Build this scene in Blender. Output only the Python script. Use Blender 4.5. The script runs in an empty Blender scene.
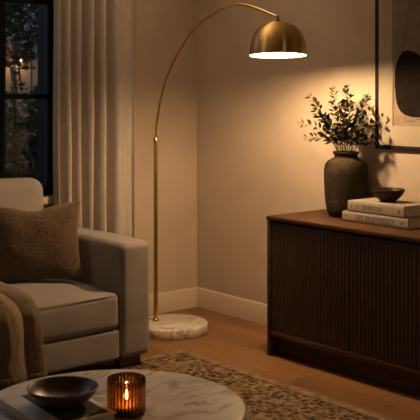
import bpy, bmesh, math, random
from mathutils import Vector, Matrix, noise
PI = math.pi
sc = bpy.context.scene
COL = sc.collection
ORI = {}                                   # object -> world origin, so every mesh below is written in room coordinates

# ------------------------------------------------------------------ object helpers
def thing(name, loc, label, cat, group=None):
    o = bpy.data.objects.new(name, None); COL.objects.link(o)
    o.location = loc; o.empty_display_size = 0.1
    ORI[o.name] = Vector(loc)
    o['label'] = label; o['category'] = cat
    if group: o['group'] = group
    return o

def tag(o, label, cat, group=None):
    o['label'] = label; o['category'] = cat
    if group: o['group'] = group
    return o

def obj(name, bm, mat, parent=None, origin=None, smooth=35, label=None):
    me = bpy.data.meshes.new(name)
    if parent is not None:
        org = ORI[parent.name]
    else:
        org = Vector(origin) if origin else Vector((0, 0, 0))
    bmesh.ops.translate(bm, verts=bm.verts, vec=-org)
    bmesh.ops.recalc_face_normals(bm, faces=bm.faces)
    for f in bm.faces: f.smooth = smooth > 0
    bm.to_mesh(me); bm.free()
    if smooth > 0 and smooth < 180: me.set_sharp_from_angle(angle=math.radians(smooth))
    for m in (mat if isinstance(mat, (list, tuple)) else [mat]): me.materials.append(m)
    o = bpy.data.objects.new(name, me); COL.objects.link(o)
    if parent is not None:
        o.parent = parent
    else:
        o.location = org
    ORI[o.name] = org
    if label: o['label'] = label
    return o

def struct(name, bm, mat, parent=None, **k):
    o = obj(name, bm, mat, parent, **k)
    o['kind'] = 'structure'
    return o

def room(xc, yc):                      # plan position given along and across the line of sight -> room coordinates
    dx, dy = xc+0.091, yc-7.01
    return (0.6341*dx-0.7733*dy, 0.7733*dx+0.6341*dy)

# ------------------------------------------------------------------ mesh helpers
def box(bm, x0, x1, y0, y1, z0, z1, bev=0.0, seg=2):
    m = Matrix.Translation(((x0+x1)/2, (y0+y1)/2, (z0+z1)/2)) @ Matrix.Diagonal((abs(x1-x0), abs(y1-y0), abs(z1-z0), 1))
    vs = bmesh.ops.create_cube(bm, size=1.0, matrix=m)['verts']
    if bev > 0:
        es = {e for v in vs for e in v.link_edges}
        r = bmesh.ops.bevel(bm, geom=list(es), offset=bev, segments=seg, profile=0.5, affect='EDGES')
        return r['verts']
    return vs

def lathe(bm, prof, cx, cy, n=64, mod=None):
    rings = []
    for (r, z) in prof:
        if r < 1e-6:
            rings.append([bm.verts.new((cx, cy, z))])
        else:
            ring = []
            for i in range(n):
                a = 2*PI*i/n
                rr = r*(mod(a) if mod else 1)
                ring.append(bm.verts.new((cx+rr*math.cos(a), cy+rr*math.sin(a), z)))
            rings.append(ring)
    for A, B in zip(rings, rings[1:]):
        if len(A) == 1 and len(B) == 1: continue
        for i in range(n):
            j = (i+1) % n
            if len(A) == 1: bm.faces.new((A[0], B[i], B[j]))
            elif len(B) == 1: bm.faces.new((A[i], A[j], B[0]))
            else: bm.faces.new((A[i], A[j], B[j], B[i]))
    return rings

def tube(bm, pts, rad, n=10):
    pts = [Vector(p) for p in pts]
    if not isinstance(rad, (list, tuple)): rad = [rad]*len(pts)
    t0 = (pts[1]-pts[0]).normalized()
    ref = Vector((0, 0, 1)) if abs(t0.z) < 0.9 else Vector((1, 0, 0))
    nrm = t0.cross(ref).normalized()
    rings = []
    for i, p in enumerate(pts):
        if i == 0: t = t0
        elif i == len(pts)-1: t = (pts[i]-pts[i-1]).normalized()
        else: t = ((pts[i+1]-pts[i]).normalized()+(pts[i]-pts[i-1]).normalized()).normalized()
        nrm = (nrm - t*nrm.dot(t)).normalized()
        b = t.cross(nrm)
        rings.append([bm.verts.new(p+(nrm*math.cos(2*PI*k/n)+b*math.sin(2*PI*k/n))*rad[i]) for k in range(n)])
    for A, B in zip(rings, rings[1:]):
        for k in range(n):
            j = (k+1) % n
            bm.faces.new((A[k], A[j], B[j], B[k]))
    bm.faces.new(rings[0][::-1]); bm.faces.new(rings[-1])

def catmull(P, sub=8):
    P = [Vector(p) for p in P]
    Q = [P[0]*2-P[1]]+P+[P[-1]*2-P[-2]]
    out = []
    for i in range(1, len(Q)-2):
        a, b, c, d = Q[i-1], Q[i], Q[i+1], Q[i+2]
        for s in range(sub):
            t = s/sub
            out.append(0.5*((2*b)+(c-a)*t+(2*a-5*b+4*c-d)*t*t+(3*b-a-3*c+d)*t**3))
    out.append(P[-1])
    return out

def soft_box(bm, hx, hy, hz, r, nin=10, crown=(0, 0, 0), seg=4, fn=None, matrix=None):
    """rounded box of half sizes hx,hy,hz about the origin; crown = outward puff of the x, y and z faces"""
    H = (hx, hy, hz)
    rr = min(r, hx*0.98, hy*0.98, hz*0.98)
    def axis(h):
        i = h-rr
        inner = [-i+2*i*k/nin for k in range(nin+1)]
        arc = [rr*math.tan(math.radians(45)*k/seg) for k in range(1, seg+1)]
        return [-i-a for a in arc[::-1]]+inner+[i+a for a in arc]
    ax = [axis(h) for h in H]
    cache = {}
    def vert(p):
        key = tuple(round(c, 6) for c in p)
        if key in cache: return cache[key]
        q = [max(-(H[k]-rr), min(H[k]-rr, p[k])) for k in range(3)]
        d = Vector([p[k]-q[k] for k in range(3)])
        if d.length > 1e-9: d = d.normalized()*rr
        w = Vector(q)+d
        u = [max(-1, min(1, w[k]/H[k])) for k in range(3)]
        for k in range(3):
            if crown[k]:
                a, b = u[(k+1) % 3], u[(k+2) % 3]
                w[k] += crown[k]*u[k]*(1-a*a)*(1-b*b)
        if fn: w = fn(w, u)
        if matrix: w = matrix @ w
        cache[key] = bm.verts.new(w)
        return cache[key]
    for k in range(3):
        A, B = ax[(k+1) % 3], ax[(k+2) % 3]
        for s in (-1, 1):
            for i in range(len(A)-1):
                for j in range(len(B)-1):
                    ps = []
                    for (a, b) in ((A[i], B[j]), (A[i+1], B[j]), (A[i+1], B[j+1]), (A[i], B[j+1])):
                        p = [0, 0, 0]; p[k] = s*H[k]; p[(k+1) % 3] = a; p[(k+2) % 3] = b
                        ps.append(vert(p))
                    if len(set(ps)) == 4:
                        try: bm.faces.new(ps if s > 0 else ps[::-1])
                        except ValueError: pass

def sheet(bm, f, nu, nv, thick=0.0):
    """grid surface f(s,t)->Vector, closed with a thickness along its normals"""
    g = [[Vector(f(i/nu, j/nv)) for j in range(nv+1)] for i in range(nu+1)]
    def nrm(i, j):
        a = g[min(i+1, nu)][j]-g[max(i-1, 0)][j]
        b = g[i][min(j+1, nv)]-g[i][max(j-1, 0)]
        n = a.cross(b)
        return n.normalized() if n.length > 1e-9 else Vector((0, 0, 1))
    A = [[bm.verts.new(g[i][j]) for j in range(nv+1)] for i in range(nu+1)]
    for i in range(nu):
        for j in range(nv):
            bm.faces.new((A[i][j], A[i+1][j], A[i+1][j+1], A[i][j+1]))
    if thick:
        B = [[bm.verts.new(g[i][j]-nrm(i, j)*thick) for j in range(nv+1)] for i in range(nu+1)]
        for i in range(nu):
            for j in range(nv):
                bm.faces.new((B[i][j], B[i][j+1], B[i+1][j+1], B[i+1][j]))
        for i in range(nu):
            bm.faces.new((A[i][0], B[i][0], B[i+1][0], A[i+1][0]))
            bm.faces.new((A[i][nv], A[i+1][nv], B[i+1][nv], B[i][nv]))
        for j in range(nv):
            bm.faces.new((A[0][j], A[0][j+1], B[0][j+1], B[0][j]))
            bm.faces.new((A[nu][j], B[nu][j], B[nu][j+1], A[nu][j+1]))

def polyprism(bm, pts2, fn, depth):
    """flat polygon (list of 2-D points) mapped by fn(x,y,d) and given a small depth"""
    A = [bm.verts.new(fn(x, y, depth)) for x, y in pts2]
    B = [bm.verts.new(fn(x, y, 0)) for x, y in pts2]
    bm.faces.new(A); bm.faces.new(B[::-1])
    n = len(A)
    for i in range(n):
        j = (i+1) % n
        bm.faces.new((A[i], B[i], B[j], A[j]))

def NB(): return bmesh.new()

# ------------------------------------------------------------------ materials
class N:
    def __init__(s, name):
        s.m = bpy.data.materials.new(name); s.m.use_nodes = True
        s.t = s.m.node_tree; s.t.nodes.clear()
        s.out = s.t.nodes.new('ShaderNodeOutputMaterial')
        s.b = s.t.nodes.new('ShaderNodeBsdfPrincipled')
        s.link(s.b, 'BSDF', s.out, 'Surface')
        s._co = None
    def n(s, kind, **k):
        x = s.t.nodes.new(kind)
        for a, v in k.items(): setattr(x, a, v)
        return x
    def link(s, a, ao, b, bi): s.t.links.new(a.outputs[ao], b.inputs[bi])
    def set(s, **k):
        for a, v in k.items(): s.b.inputs[a.replace('_', ' ')].default_value = v
        return s
    def co(s, scale=(1, 1, 1), rot=(0, 0, 0)):
        tc = s.n('ShaderNodeTexCoord'); mp = s.n('ShaderNodeMapping')
        mp.inputs['Scale'].default_value = scale; mp.inputs['Rotation'].default_value = rot
        s.link(tc, 'Object', mp, 'Vector'); return mp
    def noise(s, co, scale, detail=4, rough=0.55, dist=0.0):
        x = s.n('ShaderNodeTexNoise'); x.inputs['Scale'].default_value = scale
        x.inputs['Detail'].default_value = detail; x.inputs['Roughness'].default_value = rough
        x.inputs['Distortion'].default_value = dist
        s.link(co, 'Vector', x, 'Vector'); return x
    def ramp(s, src, so, stops):
        r = s.n('ShaderNodeValToRGB'); e = r.color_ramp.elements
        while len(e) < len(stops): e.new(0.5)
        for el, (p, c) in zip(e, stops):
            el.position = p; el.color = (c[0], c[1], c[2], 1) if not isinstance(c, (int, float)) else (c, c, c, 1)
        s.link(src, so, r, 'Fac'); return r
    def mix(s, fac, a, b, mode='MIX'):
        x = s.n('ShaderNodeMix', data_type='RGBA', blend_type=mode)
        def put(i, v):
            if isinstance(v, tuple) and hasattr(v[0], 'outputs'): s.t.links.new(v[0].outputs[v[1]], x.inputs[i])
            elif isinstance(v, (int, float)): x.inputs[i].default_value = v
            else: x.inputs[i].default_value = (*v, 1)
        put(0, fac); put(6, a); put(7, b)
        return x
    def bump(s, src, so, strength=0.2, dist=0.01, prev=None):
        b = s.n('ShaderNodeBump'); b.inputs['Strength'].default_value = strength; b.inputs['Distance'].default_value = dist
        s.link(src, so, b, 'Height')
        if prev: s.link(prev, 'Normal', b, 'Normal')
        s.link(b, 'Normal', s.b, 'Normal'); return b

def plaster(name, c):
    m = N(name); co = m.co()
    a = m.noise(co, 2.2, 5, 0.6, 0.6); f = m.noise(co, 60, 4, 0.6)
    r = m.ramp(a, 'Fac', [(0.3, [x*0.90 for x in c]), (0.7, [x*1.07 for x in c])])
    m.link(r, 'Color', m.b, 'Base Color'); m.set(Roughness=0.85, Specular_IOR_Level=0.2)
    b = m.bump(a, 'Fac', 0.25, 0.03); m.bump(f, 'Fac', 0.2, 0.004, b)
    return m.m

def plain(name, c, rough=0.5, metal=0.0, spec=0.5, var=0.0, scale=20, bump=0.0):
    m = N(name); m.set(Base_Color=(*c, 1), Roughness=rough, Metallic=metal, Specular_IOR_Level=spec)
    if var or bump:
        nz = m.noise(m.co(), scale, 4)
        if var:
            r = m.ramp(nz, 'Fac', [(0.3, [x*(1-var) for x in c]), (0.7, [x*(1+var) for x in c])])
            m.link(r, 'Color', m.b, 'Base Color')
        if bump: m.bump(nz, 'Fac', bump, 0.003)
    return m.m

def fabric(name, c, weave=700, var=0.16, bump=0.4, coarse=6, sheen=0.15):
    m = N(name); co = m.co()
    a = m.noise(co, coarse, 4); f = m.noise(co, weave*0.22, 4, 0.8)
    w1 = m.n('ShaderNodeTexWave', wave_type='BANDS', bands_direction='DIAGONAL'); w1.inputs['Scale'].default_value = weave*0.25
    w1.inputs['Distortion'].default_value = 2; m.link(co, 'Vector', w1, 'Vector')
    x = m.mix(0.5, (a, 'Fac'), (f, 'Fac'))
    r = m.ramp(x, 2, [(0.3, [k*(1-var) for k in c]), (0.7, [k*(1+var) for k in c])])
    m.link(r, 'Color', m.b, 'Base Color'); m.set(Roughness=0.95, Specular_IOR_Level=0.1, Sheen_Weight=sheen)
    y = m.mix(0.5, (f, 'Fac'), (w1, 'Fac'))
    m.bump(y, 2, bump, 0.003)
    return m.m

def boucle(name, c):
    m = N(name); co = m.co()
    v = m.n('ShaderNodeTexVoronoi'); v.inputs['Scale'].default_value = 160; m.link(co, 'Vector', v, 'Vector')
    a = m.noise(co, 55, 4, 0.7)
    r = m.ramp(a, 'Fac', [(0.3, [k*0.6 for k in c]), (0.7, [k*1.3 for k in c])])
    m.link(r, 'Color', m.b, 'Base Color'); m.set(Roughness=1, Specular_IOR_Level=0.05, Sheen_Weight=0.2)
    b = m.bump(v, 'Distance', 0.5, 0.006); m.bump(a, 'Fac', 0.6, 0.01, b)
    return m.m

def wood(name, cd, cl, axis='X', rough=0.45, spec=0.4, grain=1.0):
    m = N(name)
    s = {'X': (1.2, 16, 16), 'Z': (16, 16, 1.2)}[axis]
    co = m.co(tuple(k*grain for k in s))
    a = m.noise(co, 2.5, 6, 0.65, 1.0); f = m.noise(co, 14, 3, 0.6)
    x = m.mix(0.35, (a, 'Fac'), (f, 'Fac'))
    r = m.ramp(x, 2, [(0.32, cd), (0.68, cl)])
    m.link(r, 'Color', m.b, 'Base Color'); m.set(Roughness=rough, Specular_IOR_Level=spec)
    m.bump(x, 2, 0.06, 0.002)
    return m.m

def planks():
    m = N('oak_planks'); co = m.co((1, 1, 1))
    br = m.n('ShaderNodeTexBrick'); br.offset = 0.37; br.squash = 1
    br.inputs['Scale'].default_value = 1.0; br.inputs['Brick Width'].default_value = 1.7; br.inputs['Row Height'].default_value = 0.15
    br.inputs['Mortar Size'].default_value = 0.0018; br.inputs['Mortar Smooth'].default_value = 0.3; br.inputs['Bias'].default_value = 0
    br.inputs['Color1'].default_value = (0.25, 0.25, 0.25, 1); br.inputs['Color2'].default_value = (0.75, 0.75, 0.75, 1); br.inputs['Mortar'].default_value = (0, 0, 0, 1)
    m.link(co, 'Vector', br, 'Vector')
    co2 = m.co((0.8, 14, 1)); g = m.noise(co2, 3, 6, 0.65, 1.2)
    x = m.mix(0.3, (g, 'Fac'), (br, 'Color'))
    r = m.ramp(x, 2, [(0.28, FLOOR_D), (0.68, FLOOR_L)])
    d = m.mix((br, 'Fac'), (r, 'Color'), tuple(k*0.35 for k in FLOOR_D))
    m.link(d, 2, m.b, 'Base Color'); m.set(Roughness=0.42, Specular_IOR_Level=0.35)
    b = m.bump(br, 'Fac', -0.3, 0.002); m.bump(g, 'Fac', 0.05, 0.002, b)
    return m.m

def marble(name, base, vein, scale, rough=0.25, amount=1.0, sc_=(2.0, 0.75, 1)):
    m = N(name); co = m.co(sc_, (0, 0, 0.5))
    a = m.noise(co, scale, 5, 0.55, 0.9)
    r1 = m.ramp(a, 'Fac', [(0.445, 0), (0.5, 1), (0.535, 0)])
    b = m.noise(m.co(sc_, (0, 0, 0.5)), scale*2.1, 5, 0.55, 0.8)
    r2 = m.ramp(b, 'Fac', [(0.478, 0), (0.5, 0.7), (0.515, 0)])
    c = m.noise(m.co(), scale*1.3, 3)
    r3 = m.ramp(c, 'Fac', [(0.38, 0.15), (0.6, 1)])
    x = m.mix(1.0, (r1, 'Color'), (r2, 'Color'), 'LIGHTEN')
    y = m.mix(1.0, (x, 2), (r3, 'Color'), 'MULTIPLY')
    z = m.mix(1.0, (y, 2), (amount,)*3, 'MULTIPLY')
    w = m.n('ShaderNodeRGBToBW'); m.t.links.new(z.outputs[2], w.inputs[0])
    cl = m.n('ShaderNodeClamp'); m.link(w, 'Val', cl, 'Value')
    tone = m.ramp(m.noise(m.co(), scale*0.8, 3), 'Fac', [(0.35, [k*0.88 for k in base]), (0.65, base)])
    d = m.mix((cl, 'Result'), (tone, 'Color'), vein)
    m.link(d, 2, m.b, 'Base Color'); m.set(Roughness=rough, Specular_IOR_Level=0.4)
    return m.m

def brass(name, rough, aniso=0.0):
    m = N(name); m.set(Base_Color=(0.62, 0.43, 0.17, 1), Metallic=1.0, Roughness=rough)
    if aniso:
        tg = m.n('ShaderNodeTangent', direction_type='RADIAL', axis='Z')
        m.link(tg, 'Tangent', m.b, 'Tangent'); m.set(Anisotropic=aniso, Anisotropic_Rotation=0.25)
    return m.m

def emit(name, c, s):
    m = N(name); m.set(Base_Color=(0, 0, 0, 1), Emission_Color=(*c, 1), Emission_Strength=s); return m.m

def thin_glass(name, tint, gloss=0.08, transl=0.0, tcol=(1, 1, 1), rough=0.02):
    m = N(name); m.t.nodes.remove(m.b)
    tr = m.n('ShaderNodeBsdfTransparent'); tr.inputs[0].default_value = (*tint, 1)
    gl = m.n('ShaderNodeBsdfGlossy'); gl.inputs['Roughness'].default_value = rough; gl.inputs['Color'].default_value = (1, 1, 1, 1)
    last = tr
    if transl:
        tl = m.n('ShaderNodeBsdfTranslucent'); tl.inputs[0].default_value = (*tcol, 1)
        mx0 = m.n('ShaderNodeMixShader'); mx0.inputs[0].default_value = transl
        m.t.links.new(tr.outputs[0], mx0.inputs[1]); m.t.links.new(tl.outputs[0], mx0.inputs[2]); last = mx0
    fr = m.n('ShaderNodeFresnel'); fr.inputs['IOR'].default_value = 1.45
    mx = m.n('ShaderNodeMixShader'); m.link(fr, 'Fac', mx, 0)
    m.t.links.new(last.outputs[0], mx.inputs[1]); m.t.links.new(gl.outputs[0], mx.inputs[2])
    m.t.links.new(mx.outputs[0], m.out.inputs['Surface'])
    return m.m

def ribbed_glass():
    m = N('amber_glass'); m.t.nodes.remove(m.b)
    tc = m.n('ShaderNodeTexCoord'); g = m.n('ShaderNodeTexGradient', gradient_type='RADIAL'); m.link(tc, 'Object', g, 'Vector')
    mu = m.n('ShaderNodeMath', operation='MULTIPLY'); mu.inputs[1].default_value = 32*2*PI; m.link(g, 'Fac', mu, 0)
    co = m.n('ShaderNodeMath', operation='COSINE'); m.link(mu, 0, co, 0)
    ma = m.n('ShaderNodeMapRange'); ma.inputs[1].default_value = -1; ma.inputs[2].default_value = 1; m.link(co, 0, ma, 0)
    tint = m.ramp(ma, 0, [(0.15, (0.09, 0.048, 0.022)), (0.75, (0.44, 0.27, 0.15))])
    glow = m.ramp(ma, 0, [(0.15, (0.10, 0.038, 0.012)), (0.75, (0.46, 0.21, 0.075))])
    tr = m.n('ShaderNodeBsdfTransparent'); m.link(tint, 'Color', tr, 0)
    tl = m.n('ShaderNodeBsdfTranslucent'); m.link(glow, 'Color', tl, 0)
    mx = m.n('ShaderNodeMixShader'); mx.inputs[0].default_value = 0.13
    m.t.links.new(tr.outputs[0], mx.inputs[1]); m.t.links.new(tl.outputs[0], mx.inputs[2])
    gl = m.n('ShaderNodeBsdfGlossy'); gl.inputs['Roughness'].default_value = 0.12
    fr = m.n('ShaderNodeFresnel'); fr.inputs['IOR'].default_value = 1.45
    m2 = m.n('ShaderNodeMixShader'); m.link(fr, 'Fac', m2, 0)
    m.t.links.new(mx.outputs[0], m2.inputs[1]); m.t.links.new(gl.outputs[0], m2.inputs[2]); m.t.links.new(m2.outputs[0], m.out.inputs['Surface'])
    return m.m

def rug_mat():
    m = N('patterned_wool'); co = m.co()
    def dots(scale, lo, hi, rnd_, sx, sy):
        v = m.n('ShaderNodeTexVoronoi', feature='F1'); v.inputs['Scale'].default_value = scale; v.inputs['Randomness'].default_value = rnd_
        m.link(m.co((sx, sy, 1), (0, 0, 0.25)), 'Vector', v, 'Vector')
        return m.ramp(v, 'Distance', [(lo, 1), (hi, 0)]), v
    d1, v1 = dots(22, 0.34, 0.46, 0.8, 1.0, 1.35)
    d2, v2 = dots(50, 0.34, 0.50, 0.9, 1.1, 0.9)
    # each blot kept or dropped as a whole, denser in some bands
    k1 = m.ramp(v1, 'Color', [(0.15, 0), (0.22, 1)]); k2 = m.ramp(v2, 'Color', [(0.30, 0), (0.4, 0.9)])
    gate = m.ramp(m.noise(co, 5, 3, 0.6), 'Fac', [(0.38, 0.6), (0.5, 1)])
    worn = m.ramp(m.noise(co, 70, 3, 0.7), 'Fac', [(0.34, 0.45), (0.48, 1)])
    a = m.mix(1.0, (d1, 'Color'), (k1, 'Color'), 'MULTIPLY'); b = m.mix(1.0, (d2, 'Color'), (k2, 'Color'), 'MULTIPLY')
    c = m.mix(1.0, (a, 2), (b, 2), 'LIGHTEN'); d = m.mix(1.0, (c, 2), (gate, 'Color'), 'MULTIPLY'); e = m.mix(1.0, (d, 2), (worn, 'Color'), 'MULTIPLY')
    # plain selvedge along the edges
    tc = m.n('ShaderNodeTexCoord'); sp = m.n('ShaderNodeSeparateXYZ'); m.link(tc, 'Object', sp, 0)
    def math_(op, x, y):
        n = m.n('ShaderNodeMath', operation=op)
        for i, q in enumerate((x, y)):
            if isinstance(q, tuple): m.t.links.new(q[0].outputs[q[1]], n.inputs[i])
            else: n.inputs[i].default_value = q
        return n
    ex = math_('ADD', (sp, 'X'), 1.528); ey = math_('SUBTRACT', 1.40, (sp, 'Y')); mn = math_('MINIMUM', (ex, 0), (ey, 0))
    edge = m.ramp(mn, 0, [(0.045, 0.12), (0.06, 1)])
    line = m.ramp(mn, 0, [(0.052, 0), (0.060, 0.55), (0.072, 0.55), (0.08, 0)])
    f0 = m.mix(1.0, (e, 2), (edge, 'Color'), 'MULTIPLY'); l2 = m.mix(1.0, (line, 'Color'), (worn, 'Color'), 'MULTIPLY')
    f = m.mix(1.0, (f0, 2), (l2, 2), 'LIGHTEN')
    bw = m.n('ShaderNodeRGBToBW'); m.t.links.new(f.outputs[2], bw.inputs[0])
    hue = m.ramp(m.noise(co, 16, 2), 'Fac', [(0.42, (0.012, 0.009, 0.008)), (0.52, (0.042, 0.021, 0.012)), (0.62, (0.016, 0.014, 0.014))])
    ground = m.ramp(m.noise(co, 18, 4), 'Fac', [(0.35, (0.155, 0.098, 0.052)), (0.65, (0.30, 0.21, 0.125))])
    g = m.mix((bw, 'Val'), (ground, 'Color'), (hue, 'Color'))
    m.link(g, 2, m.b, 'Base Color'); m.set(Roughness=1, Specular_IOR_Level=0.05)
    p = m.noise(co, 260, 2, 0.7); m.bump(p, 'Fac', 0.6, 0.006)
    return m.m

FLOOR_D = (0.105, 0.047, 0.016); FLOOR_L = (0.285, 0.145, 0.056)
M = dict(
    wall=plaster('warm_plaster', (0.50, 0.41, 0.32)),
    ceiling=plaster('ceiling_paint', (0.55, 0.48, 0.40)),
    trim=plain('painted_trim', (0.58, 0.49, 0.39), 0.45, var=0.03),
    floor=planks(),
    sofa=fabric('oatmeal_linen', (0.295, 0.263, 0.236), 700),
    curtain=fabric('curtain_linen', (0.47, 0.42, 0.365), 500, 0.10, 0.2, 14),
    pillow=boucle('brown_boucle', (0.125, 0.082, 0.050)),
    throw=fabric('caramel_wool', (0.225, 0.155, 0.094), 620, 0.4, 0.5, 40, 0.3),
    walnut=wood('dark_walnut', (0.027, 0.0125, 0.0058), (0.080, 0.037, 0.015), 'X', 0.55, 0.12),
    walnut_v=wood('dark_walnut_upright', (0.017, 0.0085, 0.005), (0.058, 0.030, 0.016), 'Z', 0.5, 0.3),
    brass=brass('brushed_brass', 0.27, 0.0),
    brass_shade=brass('spun_brass', 0.33, 1.0),
    white=plain('white_enamel', (0.85, 0.82, 0.76), 0.5),
    marble_t=marble('table_marble', (0.56, 0.50, 0.43), (0.23, 0.20, 0.17), 3.4, 0.3, 1.5),
    marble_b=marble('base_marble', (0.74, 0.68, 0.59), (0.36, 0.30, 0.24), 5, 0.3, 1.2),
    black=plain('black_metal', (0.010, 0.010, 0.010), 0.8, 0, 0.08),
    frame=plain('black_wood', (0.010, 0.008, 0.007), 0.6, 0, 0.12),
    rug=rug_mat(),
    dark_bowl=plain('bronzed_clay', (0.085, 0.050, 0.028), 0.36, 0.0, 0.45, 0.3, 25, 0.1),
    small_bowl=plain('dark_clay', (0.022, 0.012, 0.006), 0.55, 0.0, 0.15, 0.3, 25, 0.1),
    leg=plain('dark_leg', (0.07, 0.034, 0.016), 0.5),
    pale_cover=plain('pale_book_cover', (0.50, 0.44, 0.37), 0.55, var=0.05),
    paper=plain('page_edges', (0.52, 0.44, 0.34), 0.9, var=0.1, scale=120),
    cover=fabric('book_cloth', (0.31, 0.26, 0.21), 900, 0.06, 0.1, 20, 0.0),
    ink=plain('dark_ink', (0.04, 0.03, 0.024), 0.7),
    stem=plain('twig_bark', (0.08, 0.05, 0.025), 0.8),
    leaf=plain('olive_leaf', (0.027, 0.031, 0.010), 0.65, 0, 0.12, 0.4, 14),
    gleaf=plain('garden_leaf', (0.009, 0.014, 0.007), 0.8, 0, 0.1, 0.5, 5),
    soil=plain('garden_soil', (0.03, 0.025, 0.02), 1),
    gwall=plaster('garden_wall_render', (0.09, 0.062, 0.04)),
    cord=plain('black_cord', (0.015, 0.013, 0.012), 0.5),
    glass=thin_glass('window_glass', (0.92, 0.94, 0.94)),
    amber=ribbed_glass(),
    wax=plain('candle_wax', (0.55, 0.33, 0.14), 0.5),
    bulb=emit('lamp_bulb_glow', (1.0, 0.64, 0.33), 1150.0),
    flame=emit('candle_flame_glow', (1.0, 0.62, 0.26), 240.0),
    lantern=emit('lantern_glow', (1.0, 0.55, 0.22), 260.0),
    mat_board=plain('mat_board', (0.35, 0.295, 0.22), 0.9, var=0.02),
    print_bg=plain('print_paper', (0.24, 0.185, 0.13), 0.9, var=0.12, scale=9),
    print_tan=plain('print_tan', (0.19, 0.14, 0.095), 0.9, var=0.12, scale=12),
    print_dark=plain('print_dark', (0.012, 0.009, 0.0075), 0.95, 0, 0.05, 0.4, 30),
)
def vase_mat():
    m = N('rough_stoneware'); co = m.co()
    a = m.noise(co, 16, 6, 0.7, 0.6); f = m.noise(co, 90, 4, 0.7)
    x = m.mix(0.45, (a, 'Fac'), (f, 'Fac'))
    r = m.ramp(x, 2, [(0.32, (0.014, 0.0092, 0.0056)), (0.54, (0.031, 0.0203, 0.012)), (0.69, (0.10, 0.066, 0.038))])
    m.link(r, 'Color', m.b, 'Base Color'); m.set(Roughness=0.8, Specular_IOR_Level=0.1)
    m.bump(x, 2, 0.7, 0.008)
    return m.m
M['vase'] = vase_mat()
def bookphoto():
    m = N('cover_photograph'); co = m.co((1, 1, 1))
    a = m.noise(co, 14, 5, 0.6, 1.0)
    r = m.ramp(a, 'Fac', [(0.35, (0.018, 0.018, 0.018)), (0.5, (0.045, 0.04, 0.036)), (0.6, (0.06, 0.07, 0.075)), (0.72, (0.16, 0.14, 0.12))])
    m.link(r, 'Color', m.b, 'Base Color'); m.set(Roughness=0.7, Specular_IOR_Level=0.12)
    return m.m
M['photo'] = bookphoto()

# ================================================================== the room  (X along the back wall, -Y into the room, corner at the origin)
RX, RY, H = 7.4, -6.4, 2.72
b = NB(); box(b, -0.2, RX, RY, 0.2, -0.12, 0.0); struct('floor', b, M['floor'], smooth=0)
b = NB(); box(b, -0.2, RX, RY, 0.2, H, H+0.1); struct('ceiling', b, M['ceiling'], smooth=0)
b = NB(); box(b, -0.2, RX, 0.0, 0.2, 0.0, H); struct('wall_back', b, M['wall'], smooth=0)
WY0, WY1, WZ0, WZ1 = -3.72, -1.118, 0.855, 2.60          # window opening in the left wall
b = NB()
box(b, -0.2, 0, WY1, 0.0, 0, H); box(b, -0.2, 0, RY, WY0, 0, H)
box(b, -0.2, 0, WY0, WY1, 0, WZ0); box(b, -0.2, 0, WY0, WY1, WZ1, H)
struct('wall_left', b, M['wall'], smooth=0)

b = NB(); box(b, RX, RX+0.2, RY, 0.2, 0, H); struct('wall_right', b, M['wall'], smooth=0)
b = NB(); box(b, -0.2, RX+0.2, RY-0.2, RY, 0, H); struct('wall_front', b, M['wall'], smooth=0)

def baseboard(name, horiz):
    prof = [(0, 0), (0.016, 0), (0.016, 0.124), (0.013, 0.131), (0.008, 0.135), (0, 0.135)]
    b = NB()
    if horiz: P = [[(0.0, -d, z) for d, z in prof], [(RX, -d, z) for d, z in prof]]
    else: P = [[(d, RY, z) for d, z in prof], [(d, 0.0, z) for d, z in prof]]
    A = [b.verts.new(p) for p in P[0]]; B = [b.verts.new(p) for p in P[1]]
    for i in range(len(A)-1): b.faces.new((A[i], A[i+1], B[i+1], B[i]))
    b.faces.new(A); b.faces.new(B[::-1])
    struct(name, b, M['trim'], smooth=25)
baseboard('baseboard_back', True); baseboard('baseboard_left', False)

# window: black steel grid, panes .31 x .58
win = bpy.data.objects.new('window_1', None); COL.objects.link(win); win['kind'] = 'structure'
win.location = (-0.08, (WY0+WY1)/2, WZ0); ORI[win.name] = Vector(win.location)
b = NB()
fx0, fx1 = -0.10, -0.05
fw = 0.036
box(b, -0.199, fx1, WY1-fw, WY1, WZ0, WZ1, 0.003); box(b, -0.199, fx1, WY0, WY0+fw, WZ0, WZ1, 0.003)
box(b, fx0, fx1, WY0+fw, WY1-fw, WZ0, WZ0+0.05, 0.003); box(b, fx0, fx1, WY0+fw, WY1-fw, WZ1-0.05, WZ1, 0.003)
ncol = 8
pw = (WY1-WY0-2*fw)/ncol
for k in range(1, ncol): 
    y = WY0+fw+k*pw; box(b, fx0+0.005, fx1-0.005, y-0.014, y+0.014, WZ0+0.05, WZ1-0.05, 0.002)
for z in (1.478, 2.075): box(b, fx0+0.008, fx1-0.008, WY0+fw, WY1-fw, z-0.016, z+0.016, 0.002)
struct('window_frame', b, M['black'], win)
zs = [WZ0+0.05, 1.478, 2.075, WZ1-0.05]
for k in range(ncol):
    for j in range(3):
        b = NB(); y = WY0+fw+k*pw
        box(b, -0.076, -0.074, y+0.012, y+pw-0.012, zs[j]+0.012, zs[j+1]-0.012)
        struct('window_pane', b, M['glass'], win, smooth=0)
b = NB(); box(b, -0.12, 0.045, WY0-0.04, WY1+0.03, WZ0-0.045, WZ0, 0.006)
struct('window_sill', b, M['trim'], win)

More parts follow.
